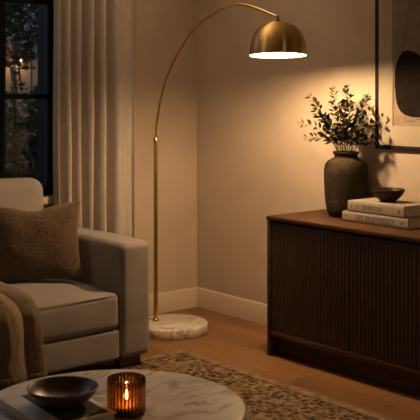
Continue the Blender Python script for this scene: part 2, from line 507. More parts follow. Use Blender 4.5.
# ================================================================== garden outside, night
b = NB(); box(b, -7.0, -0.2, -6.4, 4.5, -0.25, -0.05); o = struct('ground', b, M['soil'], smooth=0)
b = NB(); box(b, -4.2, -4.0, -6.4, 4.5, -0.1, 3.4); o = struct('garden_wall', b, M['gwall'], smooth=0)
def leafcloud(bm, c, r, n, size, rnd, zmin=0.0):
    for _ in range(n):
        while True:
            p = Vector((rnd.uniform(-1, 1), rnd.uniform(-1, 1), rnd.uniform(-1, 1)))
            if 0.25 < p.length < 1: break
        p = Vector((c[0]+p.x*r[0], c[1]+p.y*r[1], c[2]+p.z*r[2]))
        if p.z < zmin: continue
        d = Vector((rnd.uniform(-1, 1), rnd.uniform(-1, 1), rnd.uniform(-0.7, 0.5))).normalized()
        s = d.cross(Vector((rnd.uniform(-1, 1), rnd.uniform(-1, 1), rnd.uniform(-1, 1)))).normalized()
        L = size*rnd.uniform(0.7, 1.3); w = L*0.28; up = d.cross(s)*L*0.08
        v = [bm.verts.new(p), bm.verts.new(p+d*L*0.5+s*w-up), bm.verts.new(p+d*L), bm.verts.new(p+d*L*0.5-s*w-up), bm.verts.new(p+d*L*0.5+up)]
        bm.faces.new((v[0], v[1], v[4])); bm.faces.new((v[1], v[2], v[4])); bm.faces.new((v[2], v[3], v[4])); bm.faces.new((v[3], v[0], v[4]))
def shrub(x, y, h, clouds, label, seed):
    rnd = random.Random(seed)
    t = thing('garden_shrub', (x, y, -0.05), label, 'shrub', 'shrubs beyond the window')
    b = NB(); 
    for k in range(5):
        a = 2*PI*k/5+seed
        tube(b, catmull([(x+0.02*math.cos(a), y+0.02*math.sin(a), -0.06), (x+0.1*math.cos(a), y+0.1*math.sin(a), h*0.4), (x+0.28*math.cos(a), y+0.28*math.sin(a), h*0.85)], 5), [0.016]*6+[0.012]*3+[0.006]*2, 6)
    obj('trunk', b, M['stem'], t)
    b = NB()
    for (dx, dy, cz, r, n, s) in clouds: leafcloud(b, (x+dx, y+dy, cz), r, n, s, rnd)
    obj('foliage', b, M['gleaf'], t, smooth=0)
shrub(-1.3, -0.35, 1.3, [(0, 0, 0.65, (0.5, 0.6, 0.75), 2400, 0.075), (0.0, 0.0, 1.25, (0.35, 0.4, 0.35), 500, 0.07)], 'dense low evergreen shrub just outside the black window', 1)
shrub(-2.6, 0.15, 2.6, [(0, -0.15, 2.25, (0.5, 0.8, 0.60), 1500, 0.10), (0, 0.0, 1.0, (0.55, 0.8, 0.6), 1300, 0.085)], 'tall loose shrub with leaves hiding the garden lantern', 2)
shrub(-2.3, -1.6, 1.8, [(0, 0, 1.0, (0.6, 0.6, 0.9), 1800, 0.085)], 'bushy garden shrub left of the glowing lantern, outside the window', 3)

b_ = NB(); tube(b_, [(-3.98, 0.72, -0.06), (-3.98, 0.72, 1.96)], 0.018, 10)
ln = thing('garden_lantern', (-3.98, 0.72, -0.05), 'small glowing wall lantern seen through leaves outside the window', 'lantern')
b = NB(); box(b, -3.99, -3.88, 0.70, 0.74, 1.955, 1.97, 0.003); obj('bracket', b, M['black'], ln); obj('post', b_, M['black'], ln)
b = NB(); lathe(b, [(0, 1.79), (0.022, 1.795), (0.032, 1.83), (0.024, 1.88), (0, 1.90)], -3.90, 0.72, 20); obj('globe', b, M['lantern'], ln, label='glowing lantern globe')
b = NB(); lathe(b, [(0, 1.958), (0.02, 1.954), (0.07, 1.815), (0.066, 1.815), (0.03, 1.90), (0.0, 1.90)], -3.90, 0.72, 20); obj('cap', b, M['black'], ln)

# ================================================================== curtain
rnd = random.Random(5)
# (y, x) fold profile in plan, window side first
prof = [(-1.200, 0.075), (-1.185, 0.120), (-1.168, 0.075), (-1.150, 0.080), (-1.135, 0.140), (-1.112, 0.150), (-1.095, 0.085), (-1.075, 0.075), (-1.058, 0.135), (-1.036, 0.145), (-1.020, 0.085),
        (-0.998, 0.070), (-0.982, 0.155), (-0.955, 0.165), (-0.938, 0.090), (-0.916, 0.065), (-0.895, 0.150), (-0.866, 0.170), (-0.842, 0.105), (-0.818, 0.045), (-0.798, 0.050), (-0.780, 0.130), (-0.750, 0.150),
        (-0.715, 0.128), (-0.690, 0.130), (-0.655, 0.138), (-0.62, 0.112), (-0.592, 0.085), (-0.572, 0.060)]
P = catmull([(x, y, 0) for y, x in prof], 6)
def curt(s, t):
    f = s*(len(P)-1); i = min(int(f), len(P)-2); q = P[i].lerp(P[i+1], f-i)
    z = 0.012+t*(H-0.014)
    w = 1.0+0.10*math.sin(z*1.7+s*9)-0.12*t
    wob = 0.010*noise.noise(Vector((s*6, z*0.9, 3.1)))
    return Vector((0.100+(q.x-0.100)*w+wob*0.8, q.y+wob, z))
b = NB(); sheet(b, curt, 180, 40, 0.003)
c = obj('curtain', b, M['curtain'], None, origin=(0.1, -0.9, 0), smooth=180)
tag(c, 'floor-length beige linen curtain in soft folds beside the black window', 'curtain')

# ================================================================== sideboard
SX0, SX1, SY0, SY1, SH = 1.247, 3.117, -0.482, -0.02, 0.80
t = thing('sideboard', ((SX0+SX1)/2, (SY0+SY1)/2, 0), 'long dark walnut sideboard with fluted doors against the back wall', 'sideboard')
b = NB(); box(b, SX0-0.003, SX1+0.003, SY0-0.004, SY1, SH-0.024, SH, 0.003); obj('top', b, M['walnut'], t)
for x0, x1 in ((SX0, SX0+0.028), (SX1-0.028, SX1)):
    b = NB(); box(b, x0, x1, SY0, SY1, 0.0, SH-0.025, 0.002); obj('side_panel', b, M['walnut_v'], t)
b = NB(); box(b, SX0+0.029, SX1-0.029, SY0+0.002, SY1, 0.116, 0.146, 0.002); obj('bottom_panel', b, M['walnut'], t)
b = NB(); box(b, SX0+0.029, SX1-0.029, SY0+0.06, SY0+0.085, 0.0, 0.115, 0.001); obj('plinth', b, M['walnut'], t)
b = NB(); box(b, SX0+0.029, SX1-0.029, SY1-0.012, SY1-0.002, 0.147, SH-0.026, 0.001); obj('back_panel', b, M['walnut'], t)
nd = 3; dw = (SX1-SX0-0.056)/nd
for k in range(nd):
    x0 = SX0+0.028+k*dw+0.0025; x1 = x0+dw-0.005
    z0, z1 = 0.149, SH-0.036
    b = NB(); nf = 23; pts = []
    yb = SY0+0.028
    pitch = (x1-x0)/nf
    for i in range(nf):
        for j in range(7):
            a = PI*j/6
            pts.append((x0+pitch*(i+0.5)-pitch*0.485*math.cos(a), SY0+0.0135-0.0065*math.sin(a)))
    A = [b.verts.new((x, y, z0)) for x, y in pts]; B = [b.verts.new((x, y, z1)) for x, y in pts]
    bl = [b.verts.new((x0, yb, z0)), b.verts.new((x1, yb, z0))]; tl = [b.verts.new((x0, yb, z1)), b.verts.new((x1, yb, z1))]
    for i in range(len(A)-1): b.faces.new((A[i], A[i+1], B[i+1], B[i]))
    b.faces.new((bl[0], tl[0], tl[1], bl[1])); b.faces.new(A+[bl[1], bl[0]]); b.faces.new(B[::-1]+[tl[0], tl[1]])
    b.faces.new((bl[0], A[0], B[0], tl[0])); b.faces.new((A[-1], bl[1], tl[1], B[-1]))
    obj('door', b, M['walnut_v'], t, smooth=40)

# ================================================================== vase with branches
VX, VY = 1.545, -0.142
b = NB()
vp = [(0, 0.8005), (0.082, 0.8005), (0.098, 0.806), (0.107, 0.822), (0.115, 0.86), (0.121, 0.91), (0.125, 0.97), (0.1265, 1.03), (0.1255, 1.07), (0.119, 1.098), (0.103, 1.118), (0.082, 1.128), (0.070, 1.134),
      (0.066, 1.142), (0.066, 1.149), (0.073, 1.156), (0.0765, 1.163), (0.0745, 1.169), (0.066, 1.169), (0.060, 1.160), (0.058, 1.14), (0.075, 1.12), (0.105, 1.08), (0.112, 1.0), (0.10, 0.86), (0.07, 0.815), (0, 0.812)]
lathe(b, vp, VX, VY, 64)
for v in b.verts:
    d = noise.noise(Vector((v.co.x*14, v.co.y*14, v.co.z*14)))*0.0012
    v.co.x += (v.co.x-VX)*d*8; v.co.y += (v.co.y-VY)*d*8
o = obj('vase', b, M['vase'], None, origin=(VX, VY, 0.8), smooth=180); tag(o, 'large rough brown stoneware vase holding leafy branches on the sideboard', 'vase')

bt = thing('leafy_branches', (VX, VY, 0.815), 'spray of small-leaved green branches standing in the brown vase', 'branches')
rnd = random.Random(21)
# tips: (across the picture, away from the viewer, height above the mouth), metres
TIPS = [(-0.275, 0.00, 0.185), (-0.25, -0.06, 0.095), (-0.215, 0.03, 0.335), (-0.085, 0.02, 0.385), (-0.015, 0.0, 0.395), (0.10, -0.02, 0.335), (0.195, -0.07, 0.215), (0.16, -0.10, 0.08),
        (-0.15, -0.08, 0.22), (-0.05, -0.09, 0.28), (0.05, -0.06, 0.24), (0.10, -0.12, 0.17), (-0.12, 0.05, 0.15), (0.02, 0.05, 0.30), (0.03, -0.13, 0.16), (-0.19, -0.02, 0.25), (0.13, -0.03, 0.27), (-0.06, -0.12, 0.15), (-0.10, -0.03, 0.30), (0.06, 0.02, 0.20), (-0.03, 0.03, 0.21), (0.0, -0.08, 0.34)]
RT = Vector((0.634, 0.773, 0)); FW = Vector((-0.773, 0.634, 0))
def leaf(bm, p, d, L, rnd):
    up = Vector((0, 0, 1)); s = d.cross(up)
    s = (s.normalized() if s.length > 0.05 else Vector((1, 0, 0)))
    s = (Matrix.Rotation(rnd.uniform(-0.9, 0.9), 3, d) @ s); nn = s.cross(d)
    w = L*0.29
    prof = [(0.0, 0.05), (0.25, 0.75), (0.5, 1.0), (0.75, 0.72), (1.0, 0.0)]
    rows = []
    for (f, ww) in prof:
        c = p+d*(L*f)-nn*(L*0.10*f*f)
        if ww == 0: rows.append([bm.verts.new(c)])
        else: rows.append([bm.verts.new(c+s*w*ww+nn*w*0.22*ww), bm.verts.new(c), bm.verts.new(c-s*w*ww+nn*w*0.22*ww)])
    for A, B in zip(rows, rows[1:]):
        if len(B) == 3:
            bm.faces.new((A[0], A[1], B[1], B[0])); bm.faces.new((A[1], A[2], B[2], B[1]))
        else:
            bm.faces.new((A[0], A[1], B[0])); bm.faces.new((A[1], A[2], B[0]))
for (a, f, hgt) in TIPS:
    a += 0.014; hgt *= 0.92
    base = Vector((VX, VY, 0.83))+RT*(a*-0.12)+FW*(f*0.2)
    mouth = Vector((VX, VY, 1.165))+RT*(max(-0.048, min(0.048, a*0.22)))+FW*max(-0.04, min(0.04, f*0.3))
    tip = Vector((VX, VY, 1.165))+RT*a+FW*f+Vector((0, 0, hgt))
    mid = mouth.lerp(tip, 0.5)+Vector((0, 0, 0.10*abs(a)+0.01))-RT*a*0.06
    lim = -0.05 if tip.x > 1.58 else -0.03
    if tip.y > lim: tip.y = lim
    path = catmull([base, mouth, mid, tip], 10)
    n = len(path)
    b = NB(); tube(b, path, [0.0026-0.0017*i/(n-1) for i in range(n)], 6)
    br = obj('branch', b, M['stem'], bt, smooth=180)
    lb = NB(); i0 = 11
    up = path[i0:]
    L = sum((up[i+1]-up[i]).length for i in range(len(up)-1))
    step = 0.018; acc = 0; side = rnd.choice((0, 1))
    nextd = 0.03 if L > 0.2 else 0.015
    for i in range(len(up)-1):
        acc += (up[i+1]-up[i]).length
        while nextd < acc:
            p = up[i+1]; tan = (up[i+1]-up[i]).normalized()
            fr = tan.cross(FW).normalized()
            for sgn in (1, -1):
                if rnd.random() < 0.04: continue
                ang = rnd.uniform(-0.7, 0.7)
                sd = (Matrix.Rotation(ang+(0.5 if side else -0.5), 3, tan) @ fr)*sgn
                d = (tan*rnd.uniform(0.45, 0.9)+sd*0.8+Vector((0, 0, 0.12))).normalized()
                q = p+d*0.006
                LL = rnd.uniform(0.032, 0.044)*(0.75 if L-nextd < 0.04 else 1)
                e_ = q+d*LL
                if e_.z > 1.17 and max(e_.y, q.y) < (-0.042 if max(e_.x, q.x) > 1.60 else -0.012): leaf(lb, q, d, LL, rnd)
            side ^= 1; nextd += step*rnd.uniform(0.85, 1.2)
    leaf(lb, up[-1], (up[-1]-up[-2]).normalized(), 0.026, rnd)
    obj('leaves', lb, M['leaf'], br, smooth=180)

# ================================================================== books on the sideboard + bowl
def arc(cx, cy, rx, ry, a0, a1, n=12):
    return [(cx+rx*math.cos(a0+(a1-a0)*i/n), cy+ry*math.sin(a0+(a1-a0)*i/n)) for i in range(n+1)]
TK, TN = 0.15, 0.055
def serif(x, y, w=0.30): return ([(x-w/2, y), (x+w/2, y)], TN)
GL = {
 'I': (0.42, [([(0.21, 0), (0.21, 1)], TK), serif(0.21, 0.03), serif(0.21, 0.97)]),
 'L': (0.66, [([(0.2, 0), (0.2, 1)], TK), serif(0.2, 0.97), ([(0.06, 0.03), (0.6, 0.03)], TN), ([(0.59, 0.0), (0.59, 0.25)], TN)]),
 'K': (0.80, [([(0.2, 0), (0.2, 1)], TK), serif(0.2, 0.03), serif(0.2, 0.97), ([(0.22, 0.42), (0.66, 0.97)], TN), ([(0.34, 0.55), (0.68, 0.02)], TK), serif(0.66, 0.97, 0.26), serif(0.68, 0.03, 0.26)]),
 'N': (0.88, [([(0.2, 0), (0.2, 1)], TN), ([(0.2, 0.97), (0.68, 0.03)], TK), ([(0.68, 0), (0.68, 1)], TN), serif(0.2, 0.03), serif(0.15, 0.97), serif(0.68, 0.97)]),
 'F': (0.68, [([(0.2, 0), (0.2, 1)], TK), serif(0.2, 0.03), ([(0.06, 0.97), (0.6, 0.97)], TN), ([(0.59, 0.75), (0.59, 1)], TN), ([(0.2, 0.52), (0.48, 0.52)], TN)]),
 'O': (0.90, [(arc(0.45, 0.5, 0.34, 0.47, 0, 2*PI, 24), 0.11)]),
 'V': (0.80, [([(0.14, 0.97), (0.40, 0.02)], TK), ([(0.40, 0.02), (0.66, 0.97)], TN), serif(0.14, 0.97, 0.26), serif(0.66, 0.97, 0.26)]),
 'E': (0.70, [([(0.2, 0), (0.2, 1)], TK), ([(0.06, 0.03), (0.6, 0.03)], TN), ([(0.06, 0.97), (0.6, 0.97)], TN), ([(0.2, 0.52), (0.48, 0.52)], TN), ([(0.6, 0), (0.6, 0.24)], TN), ([(0.6, 0.76), (0.6, 1)], TN)]),
 'B': (0.76, [([(0.2, 0), (0.2, 1)], TK), serif(0.14, 0.03), serif(0.14, 0.97), ([(0.2, 0.97)]+arc(0.38, 0.75, 0.20, 0.22, PI/2, -PI/2)+[(0.2, 0.53)], 0.09), ([(0.2, 0.53)]+arc(0.40, 0.28, 0.24, 0.25, PI/2, -PI/2)+[(0.2, 0.03)], 0.10)]),
 'A': (0.82, [([(0.14, 0.03), (0.41, 0.98)], TN), ([(0.41, 0.98), (0.68, 0.03)], TK), ([(0.24, 0.36), (0.58, 0.36)], TN), serif(0.14, 0.03, 0.24), serif(0.68, 0.03, 0.28)]),
 'U': (0.86, [([(0.18, 1)]+arc(0.43, 0.30, 0.25, 0.28, PI, 1.5*PI, 8), TK), (arc(0.43, 0.30, 0.25, 0.28, 1.5*PI, 2*PI, 8)+[(0.68, 1)], TN), serif(0.18, 0.97), serif(0.68, 0.97, 0.26)]),
 'T': (0.74, [([(0.37, 0), (0.37, 1)], TK), serif(0.37, 0.03), ([(0.06, 0.97), (0.68, 0.97)], TN), ([(0.07, 0.74), (0.07, 1)], TN), ([(0.67, 0.74), (0.67, 1)], TN)]),
 'Y': (0.78, [([(0.14, 0.97), (0.39, 0.45)], TK), ([(0.39, 0.45), (0.64, 0.97)], TN), ([(0.39, 0), (0.39, 0.48)], TK), serif(0.39, 0.03), serif(0.14, 0.97, 0.26), serif(0.64, 0.97, 0.24)]),
 ' ': (0.42, []),
}
def stroke(bm, pts, w, fn, d):
    for (a, c) in zip(pts, pts[1:]):
        a = Vector(a); c = Vector(c); t_ = (c-a)
        if t_.length < 1e-6: continue
        n_ = Vector((-t_.y, t_.x)).normalized()*w/2
        polyprism(bm, [a-n_, c-n_, c+n_, a+n_], fn, d)
def write(bm, text, x0, x1, z0, hgt, y, gap=0.06):
    tot = sum(GL[c][0]+gap for c in text)-gap
    sx = (x1-x0)/tot; x = 0
    for c in text:
        for pts, w in GL[c][1]:
            stroke(bm, [(px+x, py) for px, py in pts], w, lambda a, h_, d: Vector((x0+a*sx, y-d, z0+h_*hgt)), 0.0008)
        x += GL[c][0]+gap
def spans(text, gap=0.06):
    tot = sum(GL[c][0]+gap for c in text)-gap; x = 0; out = []
    for wd in text.split(' '):
        l = sum(GL[c][0]+gap for c in wd)-gap
        out.append((wd, x/tot, (x+l)/tot)); x += l+gap+GL[' '][0]+gap
    return out
def book(name, x0, x1, y0, y1, z0, z1, label, texts, marks):
    t = thing(name, ((x0+x1)/2, (y0+y1)/2, z0), label, 'book', 'books on the sideboard')
    ct = 0.004
    b = NB()
    box(b, x0, x1, y0+0.004, y1, z0, z0+ct, 0.001); box(b, x0, x1, y0+0.004, y1, z1-ct, z1, 0.001)
    pr = [(0.004, z0), (0.0008, z0+0.006), (0, z0+0.014), (0, z1-0.014), (0.0008, z1-0.006), (0.004, z1), (0.009, z1), (0.009, z0)]
    A = [b.verts.new((x0, y0+d, z)) for d, z in pr]; B = [b.verts.new((x1, y0+d, z)) for d, z in pr]
    for i in range(len(A)):
        j = (i+1) % len(A); b.faces.new((A[i], A[j], B[j], B[i]))
    b.faces.new(A); b.faces.new(B[::-1])
    obj('cover', b, M['cover'], t, smooth=40)
    b = NB(); box(b, x0+0.006, x1-0.006, y0+0.0095, y1-0.006, z0+ct+0.0002, z1-ct-0.0002, 0.001); obj('pages', b, M['paper'], t, smooth=0)
    for (s, a0, a1, zz, hh) in texts:
        for wd, p0, p1 in spans(s):
            b = NB(); write(b, wd, a0+(a1-a0)*p0, a0+(a1-a0)*p1, zz, hh, y0); obj('lettering', b, M['ink'], t, smooth=0)
    for (pts, w) in marks:
        b = NB(); stroke(b, pts, w, lambda a, h_, d: Vector((a, y0-d, h_)), 0.0008); obj('printed_mark', b, M['ink'], t, smooth=0)
zb = 0.8005
lx0, lx1 = 1.662, 2.125
book('book', lx0, lx1, -0.299, -0.075, zb, zb+0.054, 'wider beige cloth book at the bottom of the sideboard stack', [('LIVE BEAUTIFULLY', 1.756, 2.030, zb+0.014, 0.027)],
     [([(1.668, zb+0.030), (1.682, zb+0.034), (1.695, zb+0.028), (1.715, zb+0.031)], 0.003), (arc(2.085, zb+0.027, 0.006, 0.008, 0, 2*PI, 14), 0.003), ([(2.079, zb+0.024), (2.091, zb+0.032)], 0.003)])
zu = zb+0.0545; ux0, ux1 = 1.698, 2.092
book('book', ux0, ux1, -0.294, -0.08, zu, zu+0.060, 'shorter beige cloth book on top of the sideboard stack, under the bowl', [('KINFOLK', 1.808, 1.945, zu+0.019, 0.022)],
     [(arc(1.768, zu+0.030, 0.007, 0.010, 0, 2*PI, 14), 0.0015), ([(1.728, zu+0.020), (1.728, zu+0.040)], 0.002), (arc(2.062, zu+0.033, 0.006, 0.006, 0, 2*PI, 12), 0.003), ([(2.055, zu+0.022), (2.068, zu+0.022)], 0.004)])
BX, BY, BZ = 1.880, -0.168, zu+0.0605
b = NB()
lathe(b, [(0, BZ), (0.038, BZ), (0.042, BZ+0.004), (0.060, BZ+0.018), (0.078, BZ+0.038), (0.088, BZ+0.056), (0.0905, BZ+0.066), (0.088, BZ+0.068), (0.084, BZ+0.064), (0.072, BZ+0.040), (0.05, BZ+0.018), (0.02, BZ+0.010), (0, BZ+0.009)], BX, BY, 56)
o = obj('bowl', b, M['small_bowl'], None, origin=(BX, BY, BZ), smooth=180); tag(o, 'small dark brown bowl sitting on the two stacked books', 'bowl')

# ================================================================== framed picture
PX0, PX1, PZ0, PZ1 = 1.656, 2.472, 1.186, 2.286
t = thing('framed_picture', ((PX0+PX1)/2, -0.001, PZ0), 'black framed abstract print with dark rounded shape on the back wall', 'picture')
fw_ = 0.025; fd = 0.021
b = NB()
box(b, PX0, PX0+fw_, -fd, -0.001, PZ0, PZ1, 0.002); box(b, PX1-fw_, PX1, -fd, -0.001, PZ0, PZ1, 0.002)
box(b, PX0+fw_, PX1-fw_, -fd, -0.001, PZ0, PZ0+fw_, 0.002); box(b, PX0+fw_, PX1-fw_, -fd, -0.001, PZ1-fw_, PZ1, 0.002)
obj('frame', b, M['frame'], t)
AX0, AX1, AZ0, AZ1 = PX0+0.128, PX1-0.128, PZ0+0.135, PZ1-0.135
b = NB()
mx0, mx1, mz0, mz1 = PX0+fw_-0.004, PX1-fw_+0.004, PZ0+fw_-0.004, PZ1-fw_+0.004
for (x0, x1, z0, z1) in ((mx0, AX0, mz0, mz1), (AX1, mx1, mz0, mz1), (AX0, AX1, mz0, AZ0), (AX0, AX1, AZ1, mz1)):
    box(b, x0, x1, -0.018, -0.013, z0, z1)
obj('mat', b, M['mat_board'], t, smooth=0)
b = NB(); box(b, AX0, AX1, -0.0135, -0.010, AZ0, AZ1); art = obj('print', b, M['print_bg'], t, smooth=0)
PF = lambda x, z, d: Vector((x, -0.0135-d, z))
def blob(pts): return [(p.x, p.y) for p in catmull([(x, z, 0) for x, z in pts+[pts[0]]], 8)][:-1]
b = NB(); polyprism(b, [(AX0+0.02, AZ0+0.20), (AX0+0.02, AZ1-0.05), (AX1-0.05, AZ1-0.05), (AX1-0.05, AZ0+0.20)], PF, 0.0004); obj('tan_shape', b, M['print_tan'], art, smooth=0, label='tan block of the print')
b = NB(); polyprism(b, blob([(AX0+0.012, 1.55), (AX0+0.020, 1.66), (AX0+0.075, 1.735), (AX0+0.155, 1.73), (AX0+0.225, 1.69), (AX0+0.33, 1.69), (AX0+0.42, 1.61), (AX0+0.43, 1.49), (AX0+0.35, 1.40), (AX0+0.20, 1.372), (AX0+0.085, 1.385), (AX0+0.030, 1.44)]), PF, 0.0008)
obj('dark_shape', b, M['print_dark'], art, smooth=0, label='dark rounded shape of the print')
b = NB()
stroke(b, [(p.x, p.y) for p in catmull([(AX0+0.07, 1.735, 0), (AX0+0.085, 1.86, 0), (AX0+0.115, 1.97, 0), (AX0+0.20, 2.0, 0), (AX0+0.30, 1.98, 0)], 6)], 0.003, PF, 0.0010)
obj('line_drawing', b, M['ink'], art, smooth=0); b = NB()
stroke(b, [(p.x, p.y) for p in catmull([(AX0+0.085, 1.385, 0), (AX0+0.09, 1.352, 0), (AX0+0.14, 1.350, 0), (AX0+0.19, 1.362, 0), (AX0+0.30, 1.345, 0)], 6)], 0.003, PF, 0.0010)
obj('line_drawing', b, M['ink'], art, smooth=0)

# ================================================================== arc floor lamp
LX, LY = 0.463, -0.571
PXL, PYL = 0.366, -0.627
t = thing('arc_floor_lamp', (LX, LY, 0), 'brass arc floor lamp with dome shade and round marble base', 'floor lamp')
b = NB(); R = 0.226
lathe(b, [(0, 0.001), (R-0.004, 0.001), (R, 0.006), (R, 0.053), (R-0.006, 0.060), (0, 0.060)], LX, LY, 96); obj('base', b, M['marble_b'], t, smooth=50, label='round white marble base')
b = NB()
tube(b, [(PXL, PYL, 0.055), (PXL, PYL, 1.20)], 0.0135, 20); 
lathe(b, [(0, 0.060), (0.022, 0.060), (0.022, 0.068), (0.014, 0.074), (0, 0.074)], PXL, PYL, 24)
obj('pole', b, M['brass'], t, smooth=60)
b = NB(); lathe(b, [(0, 1.185), (0.0165, 1.185), (0.0165, 1.215), (0.011, 1.222), (0, 1.222)], PXL, PYL, 24); obj('collar', b, M['brass'], t, smooth=50)
SHX, SHY = 1.465, -0.600                                     # shade axis
ARC = [(0.366, 1.20), (0.381, 1.33), (0.446, 1.531), (0.551, 1.692), (0.639, 1.789), (0.74, 1.876), (0.837, 1.935), (0.991, 1.992), (1.087, 2.01), (1.181, 2.01), (1.289, 1.984), (1.374, 1.956), (1.461, 1.926)]
def ay(x): return PYL+(SHY-PYL)*(x-PXL)/(SHX-PXL)
apts = catmull([(x, ay(x), z) for x, z in ARC], 10)
b = NB(); tube(b, apts, 0.0078, 14); obj('arm', b, M['brass'], t, smooth=180)
k = 50
b = NB(); tube(b, [apts[k-1], apts[k+1]], 0.0115, 14); obj('joint', b, M['brass'], t, smooth=60)
# shade: built about its own axis, then tipped a few degrees toward the room
SZ = 1.712; SR = 0.157; SHH = 0.188
tilt = Matrix.Translation((SHX, SHY, SZ)) @ Matrix.Rotation(math.radians(-3.8), 4, Vector((0.634, 0.773, 0))) @ Matrix.Translation((-SHX, -SHY, -SZ))
def dome(r, hh, n, z0):
    out = []
    for i in range(n+1):
        h = math.sin((PI/2)*i/n)**0.8
        out.append((r*(1-h**2.4)**0.43 if i < n else 0.0, z0+hh*h))
    return out
b = NB()
outer = [(SR-0.0015, SZ), (SR, SZ+0.004)]+dome(SR, SHH-0.012, 22, SZ+0.012)[:-1]+[(0.0, SZ+SHH)]
lathe(b, outer, SHX, SHY, 96)
bmesh.ops.transform(b, matrix=tilt, verts=b.verts); shade = obj('lamp_shade', b, M['brass_shade'], t, smooth=180)
b = NB()
inner = [(SR-0.0015, SZ)]+[(r-0.004 if r > 0.01 else 0.0, z-0.003) for r, z in dome(SR, SHH-0.012, 22, SZ+0.006)]
lathe(b, inner, SHX, SHY, 96)
bmesh.ops.transform(b, matrix=tilt, verts=b.verts); obj('shade_lining', b, M['white'], shade, smooth=180, label='white inside of the shade')
b = NB(); tube(b, [(1.461, ay(1.461), 1.930), (SHX, SHY, SZ+SHH-0.004)], 0.0075, 14); lathe(b, [(0, SZ+SHH-0.002), (0.016, SZ+SHH-0.002), (0.014, SZ+SHH+0.008), (0, SZ+SHH+0.010)], SHX, SHY, 20); obj('shade_stem', b, M['brass'], t, smooth=50)
BH = 0.043
b = NB(); rb = 0.039
lathe(b, [(0, SZ+BH-rb)]+[(rb*math.sin(a), SZ+BH-rb*math.cos(a)) for a in [PI*i/12 for i in range(1, 10)]]+[(0.014, SZ+BH+0.052), (0, SZ+BH+0.052)], SHX, SHY, 24)
obj('bulb', b, M['bulb'], t, smooth=180, label='glowing bulb under the shade')
b = NB(); lathe(b, [(0, SZ+BH+0.053), (0.017, SZ+BH+0.053), (0.017, SZ+SHH-0.012), (0, SZ+SHH-0.012)], SHX, SHY, 20); obj('socket', b, M['white'], t)
b = NB(); tube(b, catmull([(PXL-0.012, PYL-0.010, 0.066), (PXL-0.05, PYL-0.02, 0.066), (0.262, -0.667, 0.062), (0.228, -0.68, 0.03), (0.20, -0.70, 0.005), (0.09, -0.78, 0.005), (0.03, -0.98, 0.005)], 8), 0.003, 8); obj('cord', b, M['cord'], t, smooth=180)

# ================================================================== rug
b = NB(); box(b, 0.872, 4.1, -3.75, -0.80, 0.0005, 0.011, 0.003)
o = obj('rug', b, M['rug'], None, origin=(2.4, -2.2, 0), smooth=40); tag(o, 'beige rug with worn dark pattern under the table on the oak floor', 'rug')

# ================================================================== sofa
AV0, AV1 = 1.118, 1.318; SW = 0.84
FX = 1.0; BXS = 0.165
Yl = AV1+2*SW; Yout = Yl+(AV1-AV0)
t = thing('sofa', (0.58, -(AV0+Yout)/2, 0), 'oatmeal linen sofa with wide square arms under the window', 'sofa')
def sbox(name, x0, x1, v0, v1, z0, z1, r, crown=(0, 0, 0), nin=8, mat=None, fn=None, tilt_=0):
    b = NB(); m = Matrix.Translation(((x0+x1)/2, -(v0+v1)/2, (z0+z1)/2)) @ Matrix.Rotation(tilt_, 4, 'Y')
    soft_box(b, (x1-x0)/2, (v1-v0)/2, (z1-z0)/2, r, nin, crown, 4, fn, m)
    return obj(name, b, mat or M['sofa'], t, smooth=180)
def wob(amp, fq, sd):
    def f(w, u):
        d = noise.noise(Vector((w.x*fq+sd, w.y*fq, w.z*fq)))*amp
        return w*(1+0)+Vector((u[0], u[1], u[2]))*d
    return f
arm_r = sbox('arm', BXS, FX, AV0, AV1, 0.062, 0.690, 0.038, (0.004, 0.004, 0.008), 10, fn=wob(0.004, 6, 1))
sbox('arm', BXS, FX, Yl, Yout, 0.062, 0.690, 0.038, (0.004, 0.004, 0.008), 10, fn=wob(0.004, 6, 2))
sbox('base', BXS+0.02, FX-0.012, AV1+0.002, Yl-0.002, 0.066, 0.226, 0.018, (0.003, 0, 0), 8)
sbox('back', BXS, BXS+0.13, AV1+0.002, Yl-0.002, 0.227, 0.70, 0.03, (0, 0, 0.005), 8)
for k in range(2):
    v0 = AV1+k*SW+0.004; v1 = v0+SW-0.008
    def seatfn(w, u, k=k):
        d = noise.noise(Vector((w.x*4+k*7, w.y*4, w.z*4)))*0.006
        return w+Vector((0, 0, d*(1 if u[2] > 0 else 0)))
    s = sbox('seat_cushion', BXS+0.135, FX-0.008, v0, v1, 0.229, 0.425, 0.035, (0.012, 0.004, 0.034), 14, fn=seatfn)
    b = NB()
    pts = catmull([(FX-0.045, -(v0+0.012), 0.412), (FX-0.022, -(v0+0.03), 0.413), (FX-0.010, -(v0+0.09), 0.414), (FX-0.004, -(v0+v1)/2, 0.417), (FX-0.010, -(v1-0.09), 0.414), (FX-0.022, -(v1-0.03), 0.413), (FX-0.045, -(v1-0.012), 0.412)], 8)
    tube(b, pts, 0.0035, 8); obj('piping', b, M['sofa'], s, smooth=180)
    c0 = v0+0.062
    bc = sbox('back_cushion', 0.150, 0.345, c0 if k == 0 else v0, v1, 0.44, 0.995, 0.075, (0.03, 0.004, 0.012), 12, fn=wob(0.008, 5, 3+k), tilt_=math.radians(-7))
for (x, v) in ((FX-0.065, AV0+0.118), (FX-0.065, Yout-0.118), (BXS+0.07, AV0+0.118), (BXS+0.07, Yout-0.118)):
    z0 = 0.0112 if x > 0.88 else 0.0005
    b = NB(); box(b, x-0.03, x+0.03, -v-0.068, -v+0.068, z0, 0.064, 0.003); obj('leg', b, M['leg'], t)
